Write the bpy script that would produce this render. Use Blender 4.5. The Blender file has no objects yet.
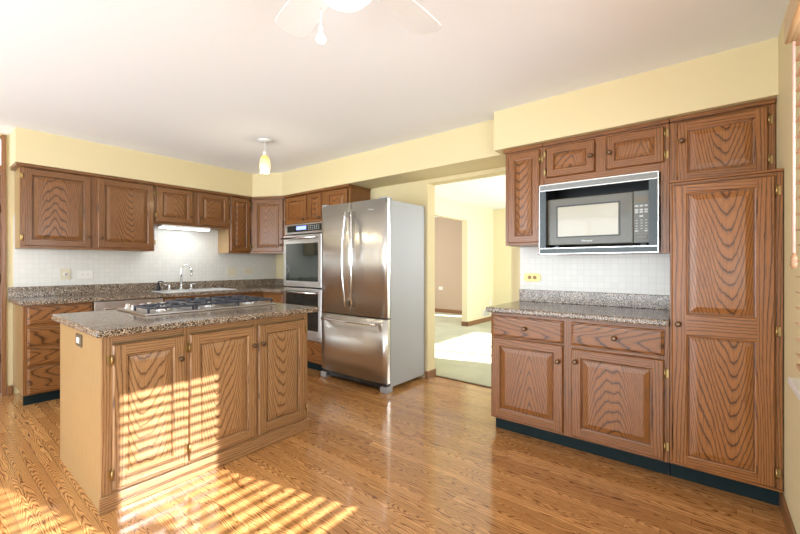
import bpy, math, random
from mathutils import Vector, Matrix
random.seed(7)
PI = math.pi
S = bpy.context.scene
COL = S.collection

# ------------------------------------------------------------------ camera, world, sun, exposure
cd = bpy.data.cameras.new('camera'); cam = bpy.data.objects.new('camera', cd); COL.objects.link(cam)
cam.location = (0, 0, 1.227)
cam.rotation_euler = (PI/2, 0, math.radians(38.58-90))
cd.sensor_width = 36; cd.lens = 386.1/800*36; cd.shift_y = (264.6-267)/800; cd.clip_start = .02
S.camera = cam
S.view_settings.view_transform = 'Standard'; S.view_settings.look = 'None'
S.view_settings.exposure = 0.07; S.view_settings.gamma = 1; S.view_settings.use_curve_mapping = False
W = bpy.data.worlds.new('world'); S.world = W; W.use_nodes = True
wb = W.node_tree.nodes['Background']; wb.inputs[0].default_value = (.78, .89, 1, 1); wb.inputs[1].default_value = 2.6

def light(name, kind, loc, energy, color=(1, 1, 1), size=None, target=None, rot=None):
    l = bpy.data.lights.new(name, kind); l.energy = energy; l.color = color
    o = bpy.data.objects.new(name, l); COL.objects.link(o); o.location = loc
    if kind == 'AREA':
        l.shape = 'RECTANGLE'; l.size, l.size_y = size
    elif kind == 'POINT': l.shadow_soft_size = size or .05
    if target is not None:
        o.rotation_euler = (Vector(target)).to_track_quat('-Z', 'Y').to_euler()
    return o
sun = light('sun', 'SUN', (5, -8, 6), 27, (1, .985, .97), target=(-.272, 1, -.569)); sun.data.angle = math.radians(.6)
# daylight through the blinds' window and the next room's windows; two added fill lamps
light('fill_left', 'AREA', (-2.75, 2.3, 1.25), 205, (.87, .945, 1), (4.4, 2.3), (1, 0, .6))  # added fill from the unseen left side, tilted up to lift the ceiling
light('daylight_window', 'AREA', (1.05, -.75, 1.5), 55, (.90, .95, 1), (1.8, 1.1), (.55, 1, .6))
light('daylight_next_room', 'AREA', (5.9, -.7, 1.6), 200, (.93, .97, 1), (3.0, 1.2), (0, 1, .25))
light('fill_hall', 'AREA', (6.2, 6.3, 1.4), 60, (1, .96, .9), (2, 1.6), (0.4, -1, 0))  # added fill lamp inside the hall, brightens its brown wall

# ------------------------------------------------------------------ node helpers
class NT:
    def __init__(s, name):
        s.m = bpy.data.materials.new(name); s.m.use_nodes = True
        s.t = s.m.node_tree; s.b = s.t.nodes['Principled BSDF']
    def n(s, k, **kw):
        x = s.t.nodes.new(k)
        for a, v in kw.items(): setattr(x, a, v)
        return x
    def l(s, a, b): s.t.links.new(a, b)
    def put(s, sock, v):
        if hasattr(v, 'links'): s.l(v, sock)
        else: sock.default_value = v
    def math(s, op, a, b=0.0, c=None):
        x = s.n('ShaderNodeMath', operation=op); s.put(x.inputs[0], a); s.put(x.inputs[1], b)
        if c is not None: s.put(x.inputs[2], c)
        return x.outputs[0]
    def comb(s, a, b, c):
        x = s.n('ShaderNodeCombineXYZ')
        for i, v in enumerate((a, b, c)): s.put(x.inputs[i], v)
        return x.outputs[0]
    def noise(s, vec, scale=1, detail=2, rough=.5):
        x = s.n('ShaderNodeTexNoise'); s.l(vec, x.inputs['Vector']); x.inputs['Scale'].default_value = scale
        x.inputs['Detail'].default_value = detail; x.inputs['Roughness'].default_value = rough
        return x.outputs['Fac']
    def ramp(s, fac, stops, interp='LINEAR'):
        x = s.n('ShaderNodeValToRGB'); x.color_ramp.interpolation = interp
        e = x.color_ramp.elements
        while len(e) < len(stops): e.new(.5)
        for i, (p, c) in enumerate(stops):
            e[i].position = p; e[i].color = (*c, 1) if len(c) == 3 else c
        s.l(fac, x.inputs[0]); return x.outputs[0]
    def mix(s, f, a, b, mode='MIX'):
        x = s.n('ShaderNodeMix', data_type='RGBA', blend_type=mode)
        s.put(x.inputs[0], f)
        for i, v in ((6, a), (7, b)):
            if hasattr(v, 'links'): s.l(v, x.inputs[i])
            else: x.inputs[i].default_value = (*v, 1)
        return x.outputs[2]
    def coords(s, kind='Object'):
        c = s.n('ShaderNodeTexCoord'); p = s.n('ShaderNodeSeparateXYZ'); s.l(c.outputs[kind], p.inputs[0])
        return c.outputs[kind], p.outputs
    def bump(s, h, strength=.2, dist=.002):
        b = s.n('ShaderNodeBump'); b.inputs['Strength'].default_value = strength; b.inputs['Distance'].default_value = dist
        s.l(h, b.inputs['Height']); s.l(b.outputs[0], s.b.inputs['Normal'])
    def base(s, v): s.put(s.b.inputs['Base Color'], v if hasattr(v, 'links') else (*v, 1))
    def set(s, rough=.5, metal=0, coat=0, spec=None):
        s.put(s.b.inputs['Roughness'], rough); s.b.inputs['Metallic'].default_value = metal
        s.b.inputs['Coat Weight'].default_value = coat
        if spec is not None: s.b.inputs['Specular IOR Level'].default_value = spec
        return s.m

def sc(c, k): return tuple(x*k for x in c)

def oak(name, col, vert=True, cathedral=False, period=.075, con=1.0, rough=.38, shift=0.0):
    """stained red oak: grain runs along local z (vert) or local x"""
    t = NT(name); _, p = t.coords()
    oi = t.n('ShaderNodeObjectInfo'); rnd = oi.outputs['Random']
    u, v = (p[0], p[2]) if vert else (p[2], p[0])
    w = p[1]
    r1 = t.math('MULTIPLY', rnd, 37.0)
    nv = t.comb(t.math('ADD', t.math('MULTIPLY', u, 8.0), r1), t.math('MULTIPLY', v, .9), t.math('ADD', t.math('MULTIPLY', w, 5.0), r1))
    n1 = t.noise(nv, 1, 1, .4)
    nj = t.noise(t.comb(t.math('MULTIPLY', u, 60.), t.math('ADD', t.math('MULTIPLY', v, 14.), r1), w), 1, 2, .6)
    if cathedral:
        k = t.math('SUBTRACT', t.math('MULTIPLY', t.math('GREATER_THAN', t.math('FRACT', t.math('MULTIPLY', rnd, 7.3)), .35), 2.0), 1.0)
        uo = t.math('ADD', u, t.math('MULTIPLY', t.math('SUBTRACT', t.math('FRACT', t.math('MULTIPLY', rnd, 13.7)), .5), .09))
        ph = t.math('ADD', t.math('MULTIPLY', t.math('MULTIPLY', v, k), 1/period), t.math('MULTIPLY', t.math('MULTIPLY', uo, uo), 41/period*.62))
        ph = t.math('ADD', ph, t.math('MULTIPLY', n1, 7.0))
    else:
        ph = t.math('ADD', t.math('MULTIPLY', t.math('ADD', u, w), 1/.014), t.math('MULTIPLY', n1, 6.5))
    ph = t.math('ADD', ph, t.math('MULTIPLY', nj, .4))
    fr = t.math('FRACT', ph)
    light_, mid, dark = col, sc(col, 1-.22*con), sc((col[0], col[1]*.86, col[2]*.8), 1-.68*con)
    c = t.ramp(fr, [(0, dark), (.10, mid), (.38, light_), (.84, sc(light_, .9)), (.96, dark)])
    # pores: short dark dashes along the grain
    po = t.noise(t.comb(t.math('MULTIPLY', u, 330.), t.math('ADD', t.math('MULTIPLY', v, 9.), r1), t.math('MULTIPLY', w, 330.)), 1, 2, .6)
    pc = t.ramp(po, [(.30, (.52, .50, .48)), (.52, (1, 1, 1))])
    c = t.mix(.75*con if con < 1.3 else 1, c, pc, 'MULTIPLY')
    tone = t.math('ADD', .88+shift, t.math('MULTIPLY', t.math('FRACT', t.math('MULTIPLY', rnd, 5.1)), .24))
    c = t.mix(1, c, t.comb(tone, tone, tone), 'MULTIPLY')
    t.base(c); t.bump(t.math('MULTIPLY', po, 1.0), .12, .001)
    return t.set(t.math('ADD', rough, t.math('MULTIPLY', po, -.1)), coat=.06)

def woods(tag, col, con=1.0, rough=.36):
    return {'stile': oak(tag+'_stile', col, True, False, con=con, rough=rough),
            'rail': oak(tag+'_rail', col, False, False, con=con, rough=rough),
            'panel': oak(tag+'_panel', sc(col, 1.04), True, True, con=con, rough=rough),
            'hpanel': oak(tag+'_hpanel', col, False, True, period=.11, con=con, rough=rough)}
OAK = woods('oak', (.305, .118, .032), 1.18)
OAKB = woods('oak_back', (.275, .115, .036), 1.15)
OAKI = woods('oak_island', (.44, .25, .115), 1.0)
VENEER = oak('island_veneer', (.43, .275, .125), True, False, con=.6, rough=.35)
CASING = oak('casing_oak', (.27, .125, .05), True, False, con=.6)
CASINGH = oak('baseboard_oak', (.27, .125, .05), False, False, con=.6)

def plain(name, c, rough=.5, metal=0, coat=0, spec=None, nstr=.0, nscale=60, emit=None, var=.0):
    t = NT(name)
    if var:
        co, _ = t.coords(); n = t.noise(co, nscale, 3)
        t.base(t.ramp(n, [(.3, sc(c, 1-var)), (.7, sc(c, 1+var))]))
    else: t.base(c)
    if nstr:
        co, _ = t.coords(); t.bump(t.noise(co, nscale, 3), nstr, .002)
    if emit:
        t.b.inputs['Emission Color'].default_value = (*emit[0], 1); t.b.inputs['Emission Strength'].default_value = emit[1]
    return t.set(rough, metal, coat, spec)

YELLOW = plain('yellow_wall_paint', (.71, .605, .36), .75, nstr=.08, nscale=300, var=.01)
CEIL = plain('ceiling_paint', (.88, .905, .945), .85, nstr=.06, nscale=200, var=.008)
CREAM = plain('next_room_paint', (.76, .69, .47), .8, nstr=.05, nscale=200, var=.01)
BROWNW = plain('brown_wall_paint', (.46, .35, .26), .8, nstr=.05, nscale=200, var=.02)
EXT = plain('exterior_siding', (.7, .68, .62), .8, var=.03)
BRONZE = plain('bronze', (.16, .10, .06), .35, .8, var=.1)
BRASS = plain('brass', (.42, .30, .13), .35, 1, var=.06)
CHROME = plain('chrome', (.72, .72, .73), .12, 1, var=.03)
BLACK = plain('black_enamel', (.012, .012, .014), .3, var=.1)
IRON = plain('cast_iron', (.035, .042, .06), .42, 0, coat=.3, nstr=.2, nscale=300, var=.2)
TOE = plain('toe_vinyl', (.006, .016, .018), .6, spec=.2, var=.1, nscale=20)
WHITE = plain('white_enamel', (.78, .79, .79), .3, coat=.3, var=.01)
WHITEPL = plain('white_plastic', (.75, .73, .68), .4, var=.01)
ALMOND = plain('almond_plate', (.66, .60, .45), .4, var=.02)
DARKSLOT = plain('dark_slot', (.03, .03, .03), .6, var=.1)
OLIVE = plain('olive_grey_plastic', (.105, .10, .075), .33, coat=.15, var=.04)
SCREEN = plain('microwave_screen', (.44, .42, .33), .25, coat=.4, var=.02, nscale=500)
GREYSTRIP = plain('grey_louvre', (.24, .24, .23), .4, .3, var=.05)
BLUEGREY = plain('blue_grey_trim', (.06, .075, .08), .4, .2, var=.05)
BUTTON = plain('button_print', (.55, .56, .55), .5, var=.03)
DISPLAY = plain('oven_display', (.1, .12, .5), .3, emit=((.35, .45, 1), 1.6))
BLUEDISP = plain('dim_display', (.16, .13, .08), .3, var=.05)

def steel(name, c, rough, vert=False, metal=1.0):
    t = NT(name); _, p = t.coords()
    a = (400., 3.) if not vert else (3., 400.)
    n = t.noise(t.comb(t.math('MULTIPLY', p[0], a[1]), t.math('MULTIPLY', p[1], a[1]), t.math('MULTIPLY', p[2], a[0])), 1, 2)
    t.base(t.ramp(n, [(.3, sc(c, .93)), (.7, sc(c, 1.04))]))
    # soft dents in the sheet
    lo = t.noise(t.comb(t.math('MULTIPLY', p[0], 5.), t.math('MULTIPLY', p[1], 5.), t.math('MULTIPLY', p[2], 1.2)), 1, 1)
    t.bump(lo, .25, .03)
    return t.set(t.math('ADD', rough, t.math('MULTIPLY', n, .08)), metal)
STEEL = steel('brushed_steel', (.72, .71, .69), .30)
STEELL = steel('brushed_steel_light', (.72, .71, .69), .28)
DARKGLASS = plain('oven_glass', (.012, .02, .018), .06, coat=1, var=.1)

def fridge_side():
    t = NT('fridge_side_grey'); co, _ = t.coords()
    n = t.noise(co, 260, 3)
    t.base(t.ramp(n, [(.3, (.36, .37, .385)), (.7, (.41, .42, .435))])); t.bump(n, .35, .002)
    return t.set(.48, .15, spec=.35)
FSIDE = fridge_side()

def granite():
    t = NT('granite'); co, _ = t.coords()
    v = t.n('ShaderNodeTexVoronoi'); v.inputs['Scale'].default_value = 230; t.l(co, v.inputs['Vector'])
    sp = t.n('ShaderNodeSeparateColor'); t.l(v.outputs['Color'], sp.inputs[0])
    c = t.ramp(sp.outputs[0], [(0, (.02, .015, .012)), (.17, (.09, .065, .048)), (.36, (.27, .195, .135)), (.60, (.42, .335, .25)), (.84, (.64, .57, .47)), (.96, (.08, .065, .05))], 'CONSTANT')
    n = t.noise(co, 18, 3); c = t.mix(.5, c, t.ramp(n, [(.35, (.55, .5, .46)), (.65, (1, 1, 1))]), 'MULTIPLY')
    t.base(c); return t.set(.16)
GRANITE = granite()

def tile(ax):
    """small square backsplash mosaic, pale grout and white glaze"""
    t = NT('mosaic_tile_'+ax); _, p = t.coords()
    a = p[0] if ax == 'x' else p[1]
    s_ = .0475
    def g(c):
        f = t.math('FRACT', t.math('DIVIDE', c, s_)); d = t.math('ABSOLUTE', t.math('SUBTRACT', f, .5))
        return t.math('SMOOTH_MIN', 1.0, t.math('MULTIPLY', t.math('SUBTRACT', .5, d), 14.0), .1)
    h = t.math('MINIMUM', g(a), g(p[2]))
    ia = t.math('FLOOR', t.math('DIVIDE', a, s_)); iz = t.math('FLOOR', t.math('DIVIDE', p[2], s_))
    wn = t.n('ShaderNodeTexWhiteNoise'); t.l(t.comb(ia, iz, 0.), wn.inputs['Vector'])
    tl = t.ramp(wn.outputs['Value'], [(0, (.665, .655, .61)), (1, (.70, .69, .645))])
    t.base(t.mix(h, (.61, .60, .55), tl)); t.bump(h, .12, .001)
    return t.set(.22)
TILEX, TILEY = tile('x'), tile('y')

def floor_mat():
    t = NT('oak_strip_floor'); co, p = t.coords()
    w, L = .060, 1.5
    X = t.math('DIVIDE', p[0], w); ix = t.math('FLOOR', X)
    wn = t.n('ShaderNodeTexWhiteNoise', noise_dimensions='1D'); t.l(ix, wn.inputs['W'])
    Yv = t.math('ADD', t.math('DIVIDE', p[1], L), t.math('MULTIPLY', wn.outputs['Value'], 9.)); iy = t.math('FLOOR', Yv)
    w2 = t.n('ShaderNodeTexWhiteNoise', noise_dimensions='2D'); t.l(t.comb(ix, iy, 0.), w2.inputs['Vector'])
    sp = t.n('ShaderNodeSeparateColor'); t.l(w2.outputs['Color'], sp.inputs[0]); r, g, b = sp.outputs[:3]
    fx = t.math('FRACT', X)
    u = t.math('MULTIPLY', t.math('SUBTRACT', t.math('SUBTRACT', fx, .5), t.math('MULTIPLY', t.math('SUBTRACT', g, .5), 1.1)), w)
    v = t.math('ADD', p[1], t.math('MULTIPLY', b, 40.))
    idn = t.math('MULTIPLY', r, 60.)
    n1 = t.noise(t.comb(t.math('MULTIPLY', u, 22.), t.math('MULTIPLY', v, 2.6), idn), 1, 2, .5)
    n2 = t.noise(t.comb(t.math('MULTIPLY', u, 90.), t.math('MULTIPLY', v, 22.), idn), 1, 2, .6)
    cath = t.math('GREATER_THAN', t.math('FRACT', t.math('MULTIPLY', r, 9.7)), .45)
    pc = t.math('ADD', t.math('MULTIPLY', v, 1/.075), t.math('MULTIPLY', t.math('MULTIPLY', u, u), 5200.))
    ps = t.math('ADD', t.math('MULTIPLY', u, 1/.0095), t.math('MULTIPLY', v, 1.2))
    ph = t.math('ADD', t.math('MULTIPLY', pc, cath), t.math('MULTIPLY', ps, t.math('SUBTRACT', 1.0, cath)))
    ph = t.math('ADD', t.math('ADD', ph, t.math('MULTIPLY', n1, 8.)), t.math('MULTIPLY', n2, .5))
    fr = t.math('FRACT', ph)
    c1 = (.66, .36, .135)
    c = t.ramp(fr, [(0, (.15, .052, .014)), (.12, (.42, .19, .060)), (.42, c1), (.8, (.58, .29, .10)), (.96, (.17, .06, .017))])
    po = t.noise(t.comb(t.math('MULTIPLY', u, 420.), t.math('MULTIPLY', v, 12.), idn), 1, 2, .6)
    c = t.mix(.55, c, t.ramp(po, [(.3, (.6, .52, .45)), (.5, (1, 1, 1))]), 'MULTIPLY')
    tone = t.ramp(g, [(0, (.80, .74, .68)), (.5, (.98, .97, .96)), (1, (1.14, 1.15, 1.17))])
    c = t.mix(1, c, tone, 'MULTIPLY')
    dx = t.math('MINIMUM', fx, t.math('SUBTRACT', 1.0, fx)); fy = t.math('FRACT', Yv)
    dy = t.math('MULTIPLY', t.math('MINIMUM', fy, t.math('SUBTRACT', 1.0, fy)), L/w)
    seam = t.math('GREATER_THAN', t.math('MINIMUM', dx, dy), .012)
    c = t.mix(t.math('SUBTRACT', 1.0, seam), c, (.13, .055, .02))
    t.base(c)
    wav = t.noise(t.comb(t.math('MULTIPLY', p[0], 9.), t.math('MULTIPLY', p[1], 1.5), 0.), 1, 1)
    t.bump(t.math('ADD', t.math('MULTIPLY', seam, .15), t.math('MULTIPLY', wav, .5)), .12, .004)
    return t.set(t.math('ADD', .13, t.math('MULTIPLY', po, .12)), coat=.5)
FLOOR = floor_mat()
def carpet():
    t = NT('sage_carpet'); co, _ = t.coords(); n = t.noise(co, 350, 3); m = t.noise(co, 3, 2)
    c = t.ramp(n, [(.3, (.46, .45, .33)), (.7, (.62, .61, .48))]); c = t.mix(.5, c, t.ramp(m, [(.4, (.8, .82, .8)), (.6, (1, 1, 1))]), 'MULTIPLY')
    t.base(c); t.bump(n, .6, .006); return t.set(.95)
CARPET = carpet()

def pendant_glass():
    t = NT('amber_glass'); _, p = t.coords()
    c = t.ramp(t.math('MULTIPLY', t.math('ADD', p[2], .17), 6.0), [(0, (1, .93, .62)), (.6, (1, .80, .30)), (1, (.75, .42, .08))])
    t.base(c); t.l(c, t.b.inputs['Emission Color']); t.b.inputs['Emission Strength'].default_value = .75
    return t.set(.2)
AMBER = pendant_glass()
BOWL = plain('frosted_bowl', (.95, .94, .9), .4, emit=((1, .97, .9), .5))
TUBE = plain('fluorescent_lens', (.95, .97, 1), .4, emit=((.93, .97, 1), 4))
GLASS = NT('window_glass'); GLASS.base((1, 1, 1)); GLASS.b.inputs['Transmission Weight'].default_value = 1; GLASS.b.inputs['IOR'].default_value = 1.01
GLASS = GLASS.set(0.0)
SLAT = oak('blind_slat_wood', (.45, .25, .13), False, False, con=.4)
PINK = plain('blind_cord', (.75, .50, .42), .7, var=.05)
VALW = oak('valance_wood', (.62, .42, .22), False, False, con=.4)

# ------------------------------------------------------------------ mesh builder
class MB:
    def __init__(s): s.v = []; s.f = []; s.mi = []; s.sm = []
    def face(s, pts, m=0, smooth=False):
        b = len(s.v); s.v += [tuple(q) for q in pts]; s.f.append(list(range(b, b+len(pts)))); s.mi.append(m); s.sm.append(smooth)
    def box(s, x0, x1, y0, y1, z0, z1, m=0):
        b = len(s.v)
        s.v += [(x, y, z) for z in (z0, z1) for y in (y0, y1) for x in (x0, x1)]
        for f in ((0, 2, 3, 1), (4, 5, 7, 6), (0, 1, 5, 4), (2, 6, 7, 3), (0, 4, 6, 2), (1, 3, 7, 5)):
            s.f.append([b+i for i in f]); s.mi.append(m); s.sm.append(False)
        return s
    def prism(s, poly, z0, z1, m=0):
        b = len(s.v); n = len(poly)
        a = sum(poly[i][0]*poly[(i+1) % n][1]-poly[(i+1) % n][0]*poly[i][1] for i in range(n))
        if a < 0: poly = poly[::-1]
        s.v += [(x, y, z0) for x, y in poly]+[(x, y, z1) for x, y in poly]
        s.f.append(list(range(b, b+n))[::-1]); s.f.append(list(range(b+n, b+2*n)))
        for i in range(n):
            j = (i+1) % n; s.f.append([b+i, b+j, b+n+j, b+n+i])
        s.mi += [m]*(n+2); s.sm += [False]*(n+2); return s
    def lathe(s, prof, c=(0, 0, 0), axis='z', n=24, m=0, smooth=True, cap=True):
        b = len(s.v); k = len(prof)
        for r, h in prof:
            for i in range(n):
                a = 2*PI*i/n; p = (r*math.cos(a), r*math.sin(a), h)
                if axis == 'y': p = (p[0], -p[2], p[1])      # profile height runs towards -y
                if axis == 'x': p = (p[2], p[0], p[1])
                s.v.append((p[0]+c[0], p[1]+c[1], p[2]+c[2]))
        for j in range(k-1):
            for i in range(n):
                i2 = (i+1) % n; s.f.append([b+j*n+i, b+j*n+i2, b+(j+1)*n+i2, b+(j+1)*n+i]); s.mi.append(m); s.sm.append(smooth)
        if cap:
            s.f.append([b+i for i in range(n)][::-1]); s.f.append([b+(k-1)*n+i for i in range(n)]); s.mi += [m, m]; s.sm += [False, False]
        return s
    def tube(s, pts, r, n=10, m=0, closed_ends=True):
        pts = [Vector(p) for p in pts]; b = len(s.v); rr = r if isinstance(r, (list, tuple)) else [r]*len(pts)
        up = None
        for i, p in enumerate(pts):
            d = (pts[min(i+1, len(pts)-1)]-pts[max(i-1, 0)]).normalized()
            if up is None:
                up = Vector((0, 0, 1)) if abs(d.z) < .9 else Vector((1, 0, 0))
            sx = d.cross(up).normalized(); up = sx.cross(d).normalized()
            for k in range(n):
                a = 2*PI*k/n; s.v.append(tuple(p+sx*math.cos(a)*rr[i]+up*math.sin(a)*rr[i]))
        for i in range(len(pts)-1):
            for k in range(n):
                k2 = (k+1) % n; s.f.append([b+i*n+k, b+i*n+k2, b+(i+1)*n+k2, b+(i+1)*n+k]); s.mi.append(m); s.sm.append(True)
        s.f.append([b+k for k in range(n)][::-1]); s.f.append([b+(len(pts)-1)*n+k for k in range(n)]); s.mi += [m, m]; s.sm += [False]*2
        return s
    def build(s, name, mats, parent=None, loc=(0, 0, 0), rot=(0, 0, 0), bevel=0):
        me = bpy.data.meshes.new(name); me.from_pydata(s.v, [], s.f)
        for m in (mats if isinstance(mats, (list, tuple)) else [mats]): me.materials.append(m)
        me.polygons.foreach_set('material_index', s.mi); me.polygons.foreach_set('use_smooth', s.sm); me.update()
        import bmesh
        bm = bmesh.new(); bm.from_mesh(me); bmesh.ops.remove_doubles(bm, verts=bm.verts, dist=1e-5)
        bmesh.ops.recalc_face_normals(bm, faces=bm.faces); bm.to_mesh(me); bm.free()
        o = bpy.data.objects.new(name, me); COL.objects.link(o); o.location = loc; o.rotation_euler = rot
        if parent: o.parent = parent
        if bevel:
            md = o.modifiers.new('bevel', 'BEVEL'); md.width = bevel; md.segments = 2; md.limit_method = 'ANGLE'; md.angle_limit = math.radians(50)
        return o
def B(*a): return MB().box(*a)
def thing(name, label, cat, loc=(0, 0, 0), rz=0, group=None):
    o = bpy.data.objects.new(name, None); COL.objects.link(o); o.location = loc; o.rotation_euler = (0, 0, rz); o.empty_display_size = .1
    return tag(o, label, cat, group)
def tag(o, label, cat, group=None):
    o['label'] = label; o['category'] = cat
    if group: o['group'] = group
    return o
def struct(o, label=None):
    o['kind'] = 'structure'
    if label: o['label'] = label
    return o
def text(body, size, mat, parent, loc, rot, name='logo'):
    c = bpy.data.curves.new(name, 'FONT'); c.body = body; c.size = size; c.extrude = .0006; c.align_x = 'CENTER'; c.align_y = 'CENTER'
    tmp = bpy.data.objects.new(name+'_t', c); COL.objects.link(tmp)
    me = bpy.data.meshes.new_from_object(tmp.evaluated_get(bpy.context.evaluated_depsgraph_get()))
    bpy.data.objects.remove(tmp); me.materials.clear(); me.materials.append(mat)
    o = bpy.data.objects.new(name, me); COL.objects.link(o); o.parent = parent; o.location = loc; o.rotation_euler = rot
    return o

def wall(name, axis, p0, p1, a0, a1, z0, z1, holes, mat, label=None):
    """solid wall between p0 and p1 on its own axis, running a0..a1, with rectangular holes (h0,h1,zz0,zz1)"""
    mb = MB()
    xs = sorted({a0, a1, *[h[0] for h in holes], *[h[1] for h in holes]}); zs = sorted({z0, z1, *[h[2] for h in holes], *[h[3] for h in holes]})
    if not holes: xs, zs = [a0, a1], [z0, z1]
    for i in range(len(xs)-1):
        for j in range(len(zs)-1):
            cx, cz = (xs[i]+xs[i+1])/2, (zs[j]+zs[j+1])/2
            if any(h[0] < cx < h[1] and h[2] < cz < h[3] for h in holes): continue
            if axis == 'x': mb.box(p0, p1, xs[i], xs[i+1], zs[j], zs[j+1])
            else: mb.box(xs[i], xs[i+1], p0, p1, zs[j], zs[j+1])
    return struct(mb.build(name, mat), label)

# ------------------------------------------------------------------ the room
YF, YB, XA, XB, XBO, H = -.295, 5.16, 3.27, 3.43, 3.57, 2.45
struct(B(-2.5, XBO, -.42, 5.3, -.05, 0).build('floor', FLOOR))
struct(B(XBO, 9.0, -.42, 7.0, -.05, .004).build('floor', CARPET), 'sage carpet of the next room')
struct(B(-2.6, 9.0, -.42, 7.0, H, H+.1).build('ceiling', CEIL))
wall('wall_back', 'y', YB, YB+.14, -2.5, XBO, 0, H, [(-.46, .505, 0, 2.43)], YELLOW)
wall('wall_front', 'y', YF-.14, YF, -2.5, XA+.13, 0, H, [(.25, 1.26, .95, 2.12), (1.34, 1.90, .95, 2.12)], YELLOW)
wall('wall_left', 'x', -2.64, -2.5, YF, YB, 0, H, [(.5, 4.6, .06, 2.3)], YELLOW)
wall('wall_right', 'x', XA, XBO, YF, 1.3, 0, H, [], YELLOW)
wall('wall_right', 'x', XB, XBO, 1.3, YB, 0, H, [(1.42, 2.357, 0, 2.10)], YELLOW, 'wall with the doorway to the next room')
# the next room and the hall beyond it
wall('wall_next', 'y', 3.72, 3.84, XBO, 8.1, 0, H, [(4.7, 6.80, 0, 2.10)], CREAM)
wall('wall_far', 'x', 7.98, 8.1, YF, 3.72, 0, H, [], CREAM)
wall('wall_hall', 'x', 8.4, 8.5, 3.6, 7.0, 0, H, [], BROWNW)
wall('wall_hall', 'y', 6.9, 7.0, 4, 8.4, 0, H, [], BROWNW, 'end wall of the hall')
wall('wall_next_front', 'y', YF-.14, YF, XBO, 8.1, 0, H, [(5.1, 5.54, 1.0, 2.12), (5.58, 6.11, 1.0, 2.12), (6.15, 7.3, 1.0, 2.12)], CREAM)
# dropped soffit that runs over all the wall cabinets, with its diagonal corner
SZ = 2.142
struct(MB().prism([(.55, 4.80), (2.83, 4.80), (3.035, 4.42), (3.035, 1.343), (2.89, 1.343), (2.89, YF), (XA, YF), (XA, 1.3), (XB, 1.3), (XB, YB), (.55, YB)], SZ, H).build('trim_1', YELLOW), 'yellow dropped soffit over the wall cabinets')
# backsplash tile
struct(B(.575, 2.0+1.425, YB-.008, YB, .914, 1.70).build('trim_2', TILEX), 'white mosaic tile behind the sink counter')
struct(B(XA-.008, XA, .17, 1.272, .914, 1.40).build('trim_3', TILEY), 'white mosaic tile above the desk counter')
# baseboards
def baseboard(n, x0, x1, y0, y1, h=.085):
    struct(B(x0, x1, y0, y1, .0, h).build(n, CASINGH, bevel=.004))
baseboard('baseboard_front', -2.4, 2.73, YF, YF+.014)
baseboard('baseboard_back', .53, .572, YB-.014, YB)
baseboard('baseboard_door', XB-.012, XBO+.012, 2.357-.012, 2.357+.03, .08)
baseboard('baseboard_next', 6.80-.012, 7.98, 3.708, 3.72, .095)
baseboard('baseboard_hall', 8.388, 8.4, 3.84, 6.9, .095)
baseboard('baseboard_jamb', 6.788, 6.80, 3.708, 3.85, .095)
struct(B(XBO-.012, XBO+.014, 1.42, 2.357, .0, .008).build('trim_4', BRONZE), 'threshold strip at the carpet edge')

# left door with transom, just inside the frame's left edge
door = B(-.42, .495, YB+.03, YB+.075, .01, 2.07).build('door_1', OAKB['stile']); struct(door)
dm = MB()
for a, b in ((-.46, -.42), (.497, .504)): dm.box(a, b, YB-.012, YB+.12, 0, 2.43)
dm.box(.497, .528, YB-.016, YB-.001, 0, 2.44)
dm.box(-.42, .497, YB-.016, YB+.12, 2.08, 2.15); dm.box(-.46, .497, YB-.012, YB+.12, 2.405, 2.43)
struct(dm.build('trim_5', CASING, bevel=.003), 'oak door frame with transom bar')
struct(B(-.42, .497, YB+.05, YB+.06, 2.15, 2.405).build('window_3', plain('transom_glow', (.9, .9, .88), .1, coat=.5, emit=((1, .98, .93), .9), var=.01)), 'transom pane above the door, glowing in place of daylight')  # daylight behind the pane is put in as emission
hm = MB()
for z in (.35, 1.1, 1.75): hm.tube([(.490, YB+.026, z-.04), (.490, YB+.026, z+.04)], .008, 8)
hm.build('hinge', BRONZE, door)
# unseen window in the left wall, added to let fill light in
pw = MB()
for y in (.5, 1.86, 3.22, 4.56): pw.box(-2.6, -2.53, y, y+.04, .06, 2.3)
pw.box(-2.6, -2.53, .5, 4.6, .06, .1); pw.box(-2.6, -2.53, .5, 4.6, 2.26, 2.3)
pwo = struct(pw.build('window_2', WHITE)); 
# window behind the blinds
wf = MB()
for a, b in ((.25, 1.26), (1.34, 1.90)):
    wf.box(a, a+.03, YF-.10, YF-.06, .95, 2.12); wf.box(b-.03, b, YF-.10, YF-.06, .95, 2.12)
    wf.box(a, b, YF-.10, YF-.06, .95, .96); wf.box(a, b, YF-.10, YF-.06, 2.10, 2.12)
struct(wf.build('window_1', WHITE))
struct(B(.20, 2.08, YF, YF+.057, .772, .798).build('window_sill', WHITE, bevel=.004))

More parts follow.
